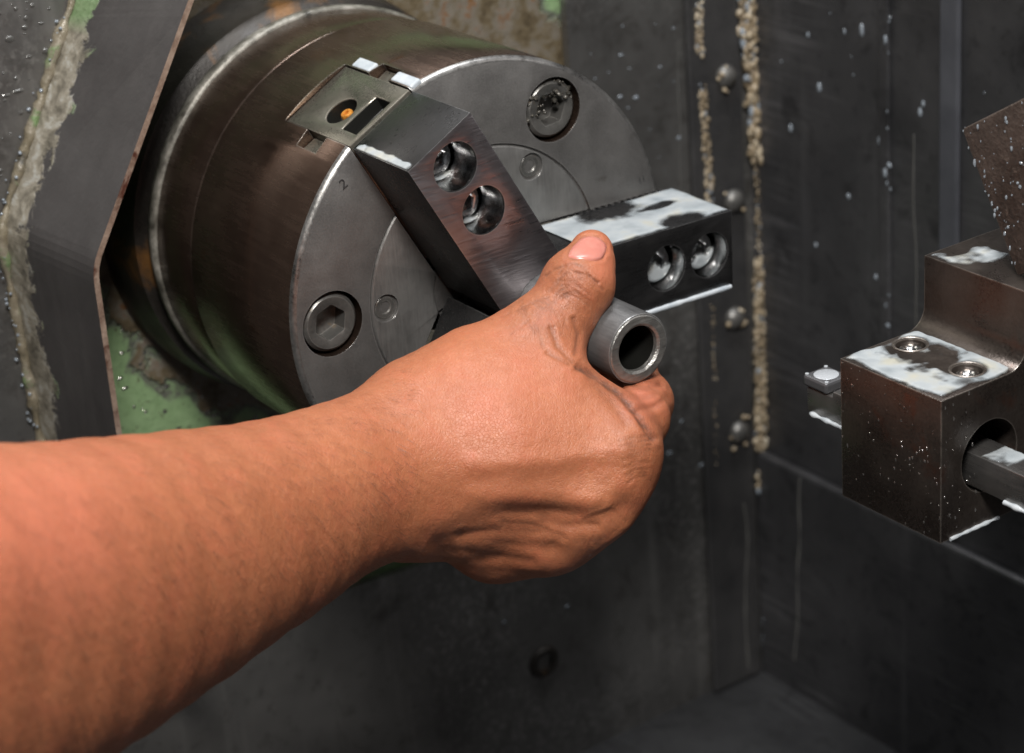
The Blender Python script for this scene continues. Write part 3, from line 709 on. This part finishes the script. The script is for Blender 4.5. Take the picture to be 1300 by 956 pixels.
# ------------------------------------------------------------------ splashes: chips and droplets nobody would count
def splat(name, label, spots, mat, n, jag=.4, sub=1):
    bm = bmesh.new(); n = V(n)
    q = V((0, 0, 1)).rotation_difference(n).to_matrix()
    for p, r in spots:
        s = bmesh.ops.create_icosphere(bm, subdivisions=sub, radius=r)
        st = random.uniform(.6, 1.1); s2 = random.uniform(.8, 2.0)
        for v_ in s['verts']:
            c = v_.co*(1+jag*noise.noise(v_.co*(1.5/r)+V(p)*40)); c.z *= .5; c.y *= s2 if abs(n.x) > .5 or abs(n.y) > .5 else st; c.x *= st; v_.co = q @ c + V(p)
    o = from_bm(name, bm, mat, None, 60); tag(o, label, None, None, 'stuff'); return o
sp = []
for _ in range(120):
    px, py = random.uniform(-20, 120), random.uniform(-20, 560); P = onx(px, py, XW)
    sp.append((P, random.choice((.0004, .0006, .0008, .0012))))
sp = [(P, r) for P, r in sp if P[1] < np.interp(P[2], [-.185, -.074, .018, .098, .16], [-.09, -.1265, -.128, -.0845, -.05])-.006]
splat('chip_specks', 'tiny wet metal chips stuck to the grey panel left of the guard', sp, 'wet', (1, 0, 0), .5, 2)
sp = []
for _ in range(26):
    px, py = random.uniform(725, 890), random.uniform(0, 230); sp.append((onx(px, py, XW), random.choice((.0002, .0003, .0005))))
for px, py, r in ((787, 123, .0018), (807, 124, .0019), (862, 175, .0012), (788, 70, .0013), (838, 85, .001), (865, 535, .0014), (892, 590, .0018), (850, 575, .0015), (720, 770, .0013), (640, 790, .0012)):
    sp.append((onx(px, py, XW), r*.7))
splat('wall_droplets', 'small milky coolant droplets on the grey sheet right of the chuck', sp, 'drop', (1, 0, 0), .3, 2)
sp = []
for px, py, r in ((1040, 111, .0022), (1004, 163, .0022), (1116, 179, .0015), (1172, 132, .0016), (1168, 143, .0018), (1112, 352, .0018), (1120, 332, .0013), (1094, 38, .0020), (1072, 40, .0012), (1068, 662, .0014), (1208, 125, .0014)):
    sp.append((ony(px, py, YR), r*.75))
for _ in range(26):
    px = random.gauss(1128, 3) if random.random() < .6 else random.uniform(990, 1290); py = random.uniform(0, 420); sp.append((ony(px, py, YR-.0025 if 1118 < px < 1135 else YR), random.choice((.0004, .0005, .0007, .0012))))
splat('rear_droplets', 'small milky coolant droplets on the brushed rear wall', sp, 'drop', (0, -1, 0), .3, 2)
sp = []
for _ in range(60):
    px, py = random.uniform(150, 330), random.uniform(330, 545); sp.append((onx(px, py, -.1475), random.choice((.0003, .0005, .0009))))
splat('crust_specks', 'bright wet chips caught in the rusty crust below the chuck', sp, 'chip', (1, 0, 0), .8)
sp = []
for _ in range(120):
    u, v = random.random(), random.random(); P = V((XB, K[1], K[2]-HH))+V((u*LX, 0, v*HH)); sp.append((P, random.choice((.00012, .0002, .0003, .0004))))
for _ in range(40):
    u, v = random.random(), random.random(); P = V((K[0], K[1], K[2]-HH))+V((0, u*.016, v*HH)); sp.append((P, random.choice((.0002, .0003, .0005))))
splat('holder_specks', 'fine bright specks of swarf on the dark holder block', sp, 'chip', (0, -1, 0), .8)
sp = []
for _ in range(120):
    a, b = random.random(), random.random(); P = P0.lerp(P1, a)+dirn*(b**1.5)*.05; sp.append((P, random.choice((.0002, .0003, .0004, .0007))))
splat('plate_specks', 'milky specks sprinkled over the rusty leaning plate', sp, 'drop', (0, -1, 0), .5)

# ------------------------------------------------------------------ the forearm and hand
# skeleton: joints given as (pixel x, pixel y, distance in metres) -> points in camera axes (right, up, forward)
def J(px, py, d): return np.array([(px-650)/FPX*d, -(py-478)/FPX*d, d])
def sub(a, b, k): return np.asarray(a)*(1-k)+np.asarray(b)*k
PR = []      # (a, b, ra, rb, k, group)
GID = [0]
def spline(pts, rad, m_=3):
    A = np.array([list(p)+[r] for p, r in zip(pts, rad)], float); A = np.vstack([2*A[0]-A[1], A, 2*A[-1]-A[-2]]); out = []
    for i in range(1, len(A)-2):
        for j in range(m_):
            t_ = j/m_; p0, p1, p2, p3 = A[i-1:i+3]
            out.append(.5*((2*p1)+(-p0+p2)*t_+(2*p0-5*p1+4*p2-p3)*t_**2+(-p0+3*p1-3*p2+p3)*t_**3))
    out.append(A[-2]); return [tuple(o[:3]) for o in out], [o[3] for o in out]
def limb(pts, rad, k, kin=.0015):
    if len(pts) > 3: pts, rad = spline(pts, rad)
    GID[0] += 1
    for i in range(len(pts)-1): PR.append((J(*pts[i]), J(*pts[i+1]), rad[i], rad[i+1], max(k, .004), GID[0]))
# forearm: two parallel masses so the section is oval
limb([(-430, 800, .50), (-200, 758, .545), (0, 727, .600), (170, 683, .650), (330, 635, .695), (430, 594, .722), (520, 556, .742)], [.0365, .0365, .0345, .0300, .0245, .0212, .0196], .012)
limb([(-430, 990, .52), (-200, 912, .555), (0, 856, .605), (170, 784, .655), (330, 706, .700), (430, 653, .727), (530, 620, .748)], [.0365, .0365, .0345, .0300, .0243, .0208, .0192], .020)
# back of the hand
limb([(520, 560, .744), (640, 545, .740), (776, 566, .7430)], [.0190, .0165, .0122], .012)
limb([(530, 595, .744), (640, 592, .740), (752, 630, .7455)], [.0185, .0165, .0122], .014)
limb([(530, 622, .750), (610, 640, .749), (700, 672, .7550)], [.0175, .0145, .0114], .013)
limb([(530, 642, .757), (585, 662, .760), (626, 689, .7670)], [.0160, .0125, .0100], .013)
# palm side
limb([(560, 600, .768), (690, 590, .766)], [.017, .017], .012)
limb([(545, 640, .772), (640, 666, .784)], [.015, .013], .010)
# thumb: thenar, then the two phalanges
limb([(545, 520, .752), (606, 475, .757), (682, 435, .7580)], [.0190, .0166, .0142], .012)
limb([(682, 435, .7580), (716, 393, .7600), (735, 360, .7605)], [.0142, .0122, .0119], .006)
limb([(735, 359, .7605), (748, 333, .7650), (751, 319, .7680)], [.0116, .0089, .0076], .004)
# first web and the muscle between thumb and index finger
limb([(600, 505, .746), (700, 502, .748), (776, 532, .7500)], [.0180, .0145, .0105], .011)
# fingers curling under and behind the tube
limb([(784, 566, .7480), (811, 531, .7590), (815, 509, .7760)], [.0105, .0105, .0102], .0026)
limb([(815, 512, .7760), (800, 470, .8010)], [.0100, .0088], .003)
limb([(800, 470, .8010), (772, 432, .8020)], [.0086, .0072], .003)
limb([(752, 630, .7455), (758, 600, .7860)], [.0118, .0102], .010)
limb([(758, 600, .7860), (745, 535, .8060), (730, 478, .8040)], [.0100, .0088, .0074], .003)
limb([(700, 672, .7550), (705, 645, .7920)], [.0110, .0096], .010)
limb([(705, 645, .7920), (695, 590, .8080), (682, 535, .8060)], [.0094, .0084, .0070], .003)
limb([(626, 689, .7670), (642, 664, .7960)], [.0096, .0085], .010)
limb([(642, 664, .7960), (645, 625, .8080), (636, 585, .8060)], [.0084, .0074, .0062], .003)
# knuckle heads
for px, py, d, r in ((793, 574, .7420, .0098),):
    GID[0] += 1; PR.append((J(px, py, d), J(px-3, py+2, d), r, r, .010, GID[0]))
limb([(778, 598, .7500), (742, 640, .7540), (686, 676, .7620), (628, 684, .7690)], [.0112, .0112, .0110, .0098], .014)

def sdf(P):
    """smooth union of limbs; a limb is a chain of tapering round segments"""
    d = np.full(len(P), 1.0, np.float32); cur = None; gd = None; gk = 0
    def join(d, s, k):
        hh = np.maximum(k-np.abs(d-s), 0)/k
        return np.minimum(d, s)-hh*hh*k*.25
    for a, b, ra, rb, k, gid in PR:
        ba = (b-a).astype(np.float32); pa = P-a.astype(np.float32)
        h = np.minimum(np.maximum((pa@ba)/max(float(ba@ba), 1e-12), 0), 1)
        q = pa-h[:, None]*ba
        s = np.sqrt(np.einsum('ij,ij->i', q, q))-(ra+(rb-ra)*h)
        if gid != cur:
            if cur is not None: d = join(d, gd, gk)
            cur, gd, gk = gid, s, k
        else: gd = join(gd, s, .0012)
    return join(d, gd, gk) if cur is not None else d
def cull(prims, lo, hi):
    out = []
    for p in prims:
        m_ = max(p[2], p[3])+.021; l = np.minimum(p[0], p[1])-m_; h = np.maximum(p[0], p[1])+m_
        if np.all(l < hi) and np.all(h > lo): out.append(p)
    return out
def surface(step):
    global PR
    allp = PR
    lo = np.min([np.minimum(p[0], p[1])-max(p[2], p[3]) for p in PR], 0)-.006
    hi = np.max([np.maximum(p[0], p[1])+max(p[2], p[3]) for p in PR], 0)+.006
    n_ = np.ceil((hi-lo)/step).astype(int)+1
    F = np.ones(n_, np.float32); B = 14
    for i in range(0, n_[0], B):
        for j in range(0, n_[1], B):
            for k in range(0, n_[2], B):
                e = np.minimum([i+B, j+B, k+B], n_); l = lo+step*np.array([i, j, k]); h = lo+step*e
                PR = cull(allp, l, h)
                if not PR or sdf(((l+h)*.5)[None].astype(np.float32))[0] > step*B: continue
                g = np.stack(np.meshgrid(*[lo[c]+step*np.arange((i, j, k)[c], e[c]) for c in range(3)], indexing='ij'), -1).astype(np.float32)
                F[i:e[0], j:e[1], k:e[2]] = sdf(g.reshape(-1, 3)).reshape(g.shape[:3])
    PR = allp
    ins_ = F < 0
    acc = np.zeros((*(n_-1), 3), np.float32); cnt = np.zeros(tuple(n_-1), np.float32)
    cor = [(a, b, c) for a in (0, 1) for b in (0, 1) for c in (0, 1)]
    sl = lambda c: tuple(slice(c[t_], n_[t_]-1+c[t_]) for t_ in range(3))
    for c0 in cor:
        for ax in range(3):
            if c0[ax]: continue
            c1 = list(c0); c1[ax] = 1
            f0, f1 = F[sl(c0)], F[sl(c1)]; x = (f0 < 0) != (f1 < 0)
            tt = np.where(x, f0/np.where(x, f0-f1, 1), 0)
            for c in range(3): acc[..., c] += np.where(x, c0[c]+(tt if c == ax else 0), 0)
            cnt += x
    act = cnt > 0; idx = -np.ones(act.shape, int); idx[act] = np.arange(act.sum())
    ii = np.argwhere(act); verts = lo+step*(ii+acc[act]/cnt[act][:, None])
    faces = []
    for ax in range(3):
        u, v_ = [(1, 2), (2, 0), (0, 1)][ax]
        a = [slice(None)]*3; b = [slice(None)]*3; a[ax] = slice(0, n_[ax]-1); b[ax] = slice(1, n_[ax])
        A, B_ = ins_[tuple(a)], ins_[tuple(b)]
        e = np.argwhere(A != B_); fl_ = A[tuple(e.T)]
        ok = (e[:, u] > 0) & (e[:, v_] > 0) & (e[:, u] < n_[u]-1) & (e[:, v_] < n_[v_]-1); e = e[ok]; fl_ = fl_[ok]
        q = []
        for du, dv in ((-1, -1), (0, -1), (0, 0), (-1, 0)):
            c = e.copy(); c[:, u] += du; c[:, v_] += dv; q.append(idx[tuple(c.T)])
        q = np.stack(q, 1); q[~fl_] = q[~fl_][:, ::-1]; faces.append(q)
    return verts, np.concatenate(faces)
def sdf_at(P):
    global PR
    allp = PR; P = P.astype(np.float32); out = np.empty(len(P), np.float32)
    key = np.floor(P/.016).astype(np.int64); key -= key.min(0); code = (key[:, 0]*1000+key[:, 1])*1000+key[:, 2]
    order = np.argsort(code, kind='stable'); cs_ = code[order]; cuts_ = np.flatnonzero(np.diff(cs_))+1
    for ix in np.split(order, cuts_):
        Q = P[ix]; PR = cull(allp, Q.min(0), Q.max(0)) or allp; out[ix] = sdf(Q)
    PR = allp
    return out
def grad(P, e=.0004):
    g = np.stack([sdf_at(P+e*np.eye(3)[c])-sdf_at(P-e*np.eye(3)[c]) for c in range(3)], 1)
    return g/np.maximum(np.linalg.norm(g, axis=1), 1e-9)[:, None]
def settle(P, n=2):
    for _ in range(n): P = P-grad(P)*sdf_at(P)[:, None]
    return P
hv, hf = surface(.0016)
me = bpy.data.meshes.new('person'); me.from_pydata(hv.tolist(), [], hf.tolist()); me.update()
hand = bpy.data.objects.new('person', me); COL.objects.link(hand)
md = hand.modifiers.new('s', 'SUBSURF'); md.levels = 1; md.render_levels = 1
bpy.context.view_layer.update(); dg = bpy.context.evaluated_depsgraph_get(); dg.update()
me2 = bpy.data.meshes.new_from_object(hand.evaluated_get(dg)); hand.modifiers.clear(); hand.data = me2
bm = bmesh.new(); bm.from_mesh(me2)
def fold_zone(c):
    qx, qy = 650+FPX*c.x/c.z, 478-FPX*c.y/c.z
    return c.z < .79 and ((625 < qx < 795 and 285 < qy < 480) or (730 < qx < 870 and 455 < qy < 700))
es = [e for e in bm.edges if fold_zone(e.verts[0].co) and fold_zone(e.verts[1].co)]
bmesh.ops.subdivide_edges(bm, edges=es, cuts=1, use_grid_fill=True); bm.to_mesh(me2); bm.free()
nv = len(me2.vertices); P = np.empty(nv*3); me2.vertices.foreach_get('co', P); P = settle(P.reshape(-1, 3), 1)
N = grad(P)
px = 650+FPX*P[:, 0]/P[:, 2]; py = 478-FPX*P[:, 1]/P[:, 2]
facing = np.clip(-(N*P).sum(1)/np.linalg.norm(P, axis=1)*2.5+.1, 0, 1)
near = np.clip((.785-P[:, 2])/.006, 0, 1)       # the curled fingertips behind stay untouched
def waves(Q, f, seed, m_=14):
    rs = np.random.RandomState(seed); o = np.zeros(len(Q))
    for _ in range(m_):
        d = rs.normal(size=3); d /= np.linalg.norm(d); o += np.sin(Q@d*f*6.283*rs.uniform(.6, 1.5)+rs.uniform(0, 6.28))
    return o/math.sqrt(m_)
def dline(pts):
    d = np.full(nv, 1e9)
    for (x0, y0), (x1, y1) in zip(pts, pts[1:]):
        bx, by = x1-x0, y1-y0; h = np.clip(((px-x0)*bx+(py-y0)*by)/(bx*bx+by*by), 0, 1)
        d = np.minimum(d, np.hypot(px-x0-h*bx, py-y0-h*by))
    return d*.265e-3*(P[:, 2]/.755)
disp = np.zeros(nv); grime = np.zeros(nv); pink = np.zeros(nv)
def crease(pts, depth, width, dirt=.0, lip=.25):
    global disp, grime
    d = dline(pts); g = np.exp(-(d/width)**2)*facing*near
    dirt *= .62; g = g*(np.clip(.6+.5*waves(P, 150, 5, 8), .2, 1.2) if width < .0007 else 1.0); disp -= depth*g; disp += depth*lip*np.exp(-((d-width*2.2)/width)**2)*facing*near; grime = np.maximum(grime, dirt*g)
# thumb joint wrinkles: short uneven arcs
rs = np.random.RandomState(4)
for k in range(9):
    y_ = 334+k*5.2; x0, x1 = 688+rs.uniform(0, 22)+k*.5, 764-rs.uniform(0, 26)+k*.4; m_ = (x0+x1)/2
    crease([(x0, y_+13+rs.uniform(-2, 2)), ((x0+m_)/2, y_+3), (m_, y_+rs.uniform(-2, 2)), ((x1+m_)/2, y_+5), (x1, y_+16+rs.uniform(-2, 2))], (.00042 if k in (2, 4) else .0002), .00052, .75 if k in (2, 4) else .5, .1)
# fine net of folds at the thumb root
for k in range(13):
    o_ = k*4.6; jx = rs.uniform(-3, 3)
    crease([(636+o_*.95+jx, 402-o_*.45), (652+o_*.9, 394-o_*.3+jx), (668+o_*.8, 404-o_*.3), (680+o_*.7+jx, 424-o_*.35), (686+o_*.55, 446-o_*.45)][(k % 2):(5-(k % 3 == 0))], .00010, .00042, .34, .05)
for k in range(6):
    crease([(648+k*8, 425-k*6), (668+k*8, 408-k*6), (690+k*6, 398-k*5)], .00008, .00042, .3, .0)
crease([(727, 460), (708, 440), (700, 418)], .0005, .0009, .5); crease([(722, 462), (695, 448)], .0004, .0008, .45); crease([(731, 450), (735, 425), (728, 405)], .0004, .0008, .4)
NAIL = [(719, 327), (724, 315), (737, 302), (748, 299), (760, 301), (771, 310), (770, 320), (764, 329), (750, 331), (734, 329)]
crease(NAIL+NAIL[:1], .0004, .0006, .6, .2)
# web, index finger folds
crease([(734, 466), (760, 477), (784, 497), (808, 525), (830, 556)], .0012, .0012, 1.3, .1)
crease([(752, 480), (776, 506), (795, 534)], .0006, .0018, .3); crease([(796, 500), (815, 506), (832, 500)], .0007, .0012, .35); crease([(803, 488), (822, 493), (838, 488)], .0006, .0011, .3)
crease([(812, 520), (830, 516), (842, 508)], .0006, .0012, .3)
# hollows between the tendons on the far half of the hand
crease([(556, 690), (600, 672), (647, 657), (703, 655), (752, 662), (790, 648)], .0014, .0036, .08, .4)
crease([(562, 708), (610, 692), (655, 690), (700, 694)], .0010, .0030, .08, .4)
crease([(585, 684), (640, 674), (690, 676)], .0006, .0014, .25, .3); crease([(596, 704), (640, 706), (676, 712)], .0005, .0013, .25, .3)
crease([(690, 664), (720, 670), (758, 670)], .0005, .0011, .25); crease([(640, 666), (680, 668), (716, 680)], .0004, .0010, .25)
for k in range(26):
    x_ = 575+k*8; crease([(x_, 668+rs.uniform(-6, 6)), (x_+5+rs.uniform(-4, 4), 684), (x_+2, 700+rs.uniform(-8, 6))], .00012, .0005, .25, .0)
for k in range(11):
    y_ = 556+k*5; crease([(786+k*1.0, y_+6+rs.uniform(-2, 2)), (806, y_), (828-k*.8, y_-2+rs.uniform(-2, 2))], .00022, .0006, .40, .1)
for k in range(8):
    crease([(742+k*5, 664-k*2.2), (752+k*5.2, 676-k*2.6), (757+k*5.4, 690-k*4)], .00025, .0009, .22)
# wrist bend
crease([(488, 520), (500, 560), (505, 610), (500, 660)], .0005, .0060, .0)
# unevenness of flesh and tendons
co_w = CAM_POS+P[:, :1]*RT+P[:, 1:2]*UP+P[:, 2:]*FW
NW = N[:, :1]*RT+N[:, 1:2]*UP+N[:, 2:]*FW
disp += .00014*waves(co_w, 22, 1)+.000035*waves(co_w, 260, 3)
crease([(600, 590), (700, 585), (790, 570)], -.0008, .0035, 0, 0); crease([(600, 625), (690, 632), (770, 640)], -.0008, .0032, 0, 0)
# colour of the skin itself
def blob(x, y, r): return np.exp(-(((px-x)**2+(py-y)**2)/r**2))
pink = np.clip(.9*blob(818, 500, 26)+.7*blob(768, 318, 18)+.55*blob(765, 345, 16)+.6*blob(70, 690, 110)+.5*blob(0, 640, 140)+.35*blob(640, 520, 90)+.6*blob(600, 577, 5), 0, 1)*facing
grime = np.clip(grime+.26*blob(705, 385, 62)*facing+.20*blob(815, 520, 45)*facing+.16*blob(662, 402, 36)*facing+.12*blob(722, 345, 30)*facing+.15*blob(770, 490, 28)*facing+.14*blob(815, 575, 30)*facing+.08*blob(690, 690, 60), 0, .85)
# the flesh gives way where it presses the tube
rad_ = np.hypot(co_w[:, 1], co_w[:, 2]); inside = (rad_ < .0128) & (co_w[:, 0] < XT+.004) & (co_w[:, 0] > 0)
out = co_w+NW*disp[:, None]
rad_ = np.hypot(out[:, 1], out[:, 2]); press = (rad_ < .01275) & (out[:, 0] < XT+.002) & (out[:, 0] > .0)
sc_ = np.where(press, .01275/np.maximum(rad_, 1e-5), 1); out[:, 1] *= sc_; out[:, 2] *= sc_
me2.vertices.foreach_set('co', out.ravel()); me2.update()
for nm, arr in (('pink', pink), ('grime', grime)):
    at_ = me2.attributes.new(nm, 'FLOAT', 'POINT'); at_.data.foreach_set('value', arr.astype(np.float32))
me2.materials.clear(); me2.materials.append(MAT['skin'])
for p in me2.polygons: p.use_smooth = True
me2.name = 'person'
tag(hand, 'bare tanned right forearm and hand gripping the steel tube, thumb laid across its top', 'person')
# thumbnail: a curved plate seated on the last joint
def trace(Q):
    d = np.stack([(Q[:, 0]-650)/FPX, -(Q[:, 1]-478)/FPX, np.ones(len(Q))], 1); d /= np.linalg.norm(d, axis=1)[:, None]; t_ = np.full(len(Q), .70)
    for _ in range(60): t_ = t_+sdf((d*t_[:, None]).astype(np.float32))*.9
    return d*t_[:, None]
bm = bmesh.new(); nc = np.mean(NAIL, 0); rim = []
for a, b in zip(NAIL, NAIL[1:]+NAIL[:1]):
    for k in range(4): rim.append(np.array(a)*(1-k/4)+np.array(b)*(k/4))
rim = [(rim[i-1]+2*rim[i]+rim[(i+1) % len(rim)])/4 for i in range(len(rim))]; rings_ = (.12, .35, .6, .8, .92, 1.0)
Q = [nc]+[nc+(r_-nc)*f_ for f_ in rings_ for r_ in rim]; hts = [.00045]+[h_ for h_ in (.00045, .00045, .00042, .00036, .00022, -.0003) for _ in rim]
P_ = trace(np.array(Q)); N_ = grad(P_); P_ = P_+N_*np.array(hts)[:, None]
VV = [bm.verts.new(CAM_POS+p[0]*RT+p[1]*UP+p[2]*FW) for p in P_]; m_ = len(rim)
for k in range(m_):
    bm.faces.new((VV[0], VV[1+k], VV[1+(k+1) % m_]))
    for q in range(len(rings_)-1):
        A_, B_ = 1+q*m_, 1+(q+1)*m_; bm.faces.new((VV[A_+k], VV[B_+k], VV[B_+(k+1) % m_], VV[A_+(k+1) % m_]))
fixn(bm)
nail = from_bm('thumb_nail', bm, 'nail', hand, 80)

# fine dark hairs on the forearm
rs = np.random.RandomState(3); cand = np.flatnonzero((px > -60) & (px < 520) & (facing > .02) & (P[:, 2] < .76))
bm = bmesh.new()
for i in rs.choice(cand, 2600, replace=False):
    p0 = V(out[i]); n_ = V(NW[i]); tn_ = V(RT*.75-UP*(.55+rs.uniform(-.3, .3))); tn_ = (tn_-n_*tn_.dot(n_)).normalized()
    L_ = rs.uniform(.003, .009); w_ = n_.cross(tn_)*.000035
    pts_ = [p0-n_*.0002, p0+n_*L_*.22+tn_*L_*.45, p0+n_*L_*.25+tn_*L_]
    a0, a1 = bm.verts.new(pts_[0]-w_), bm.verts.new(pts_[0]+w_); b0, b1 = bm.verts.new(pts_[1]-w_*.8), bm.verts.new(pts_[1]+w_*.8); c0 = bm.verts.new(pts_[2])
    bm.faces.new((a0, a1, b1, b0)); bm.faces.new((b0, b1, c0))
t = NT('dark_arm_hair'); MAT['hair'] = t.set(Base_Color=(.05, .028, .018), Roughness=.4)
o = from_bm('arm_hair', bm, 'hair', hand); o['kind'] = 'stuff'
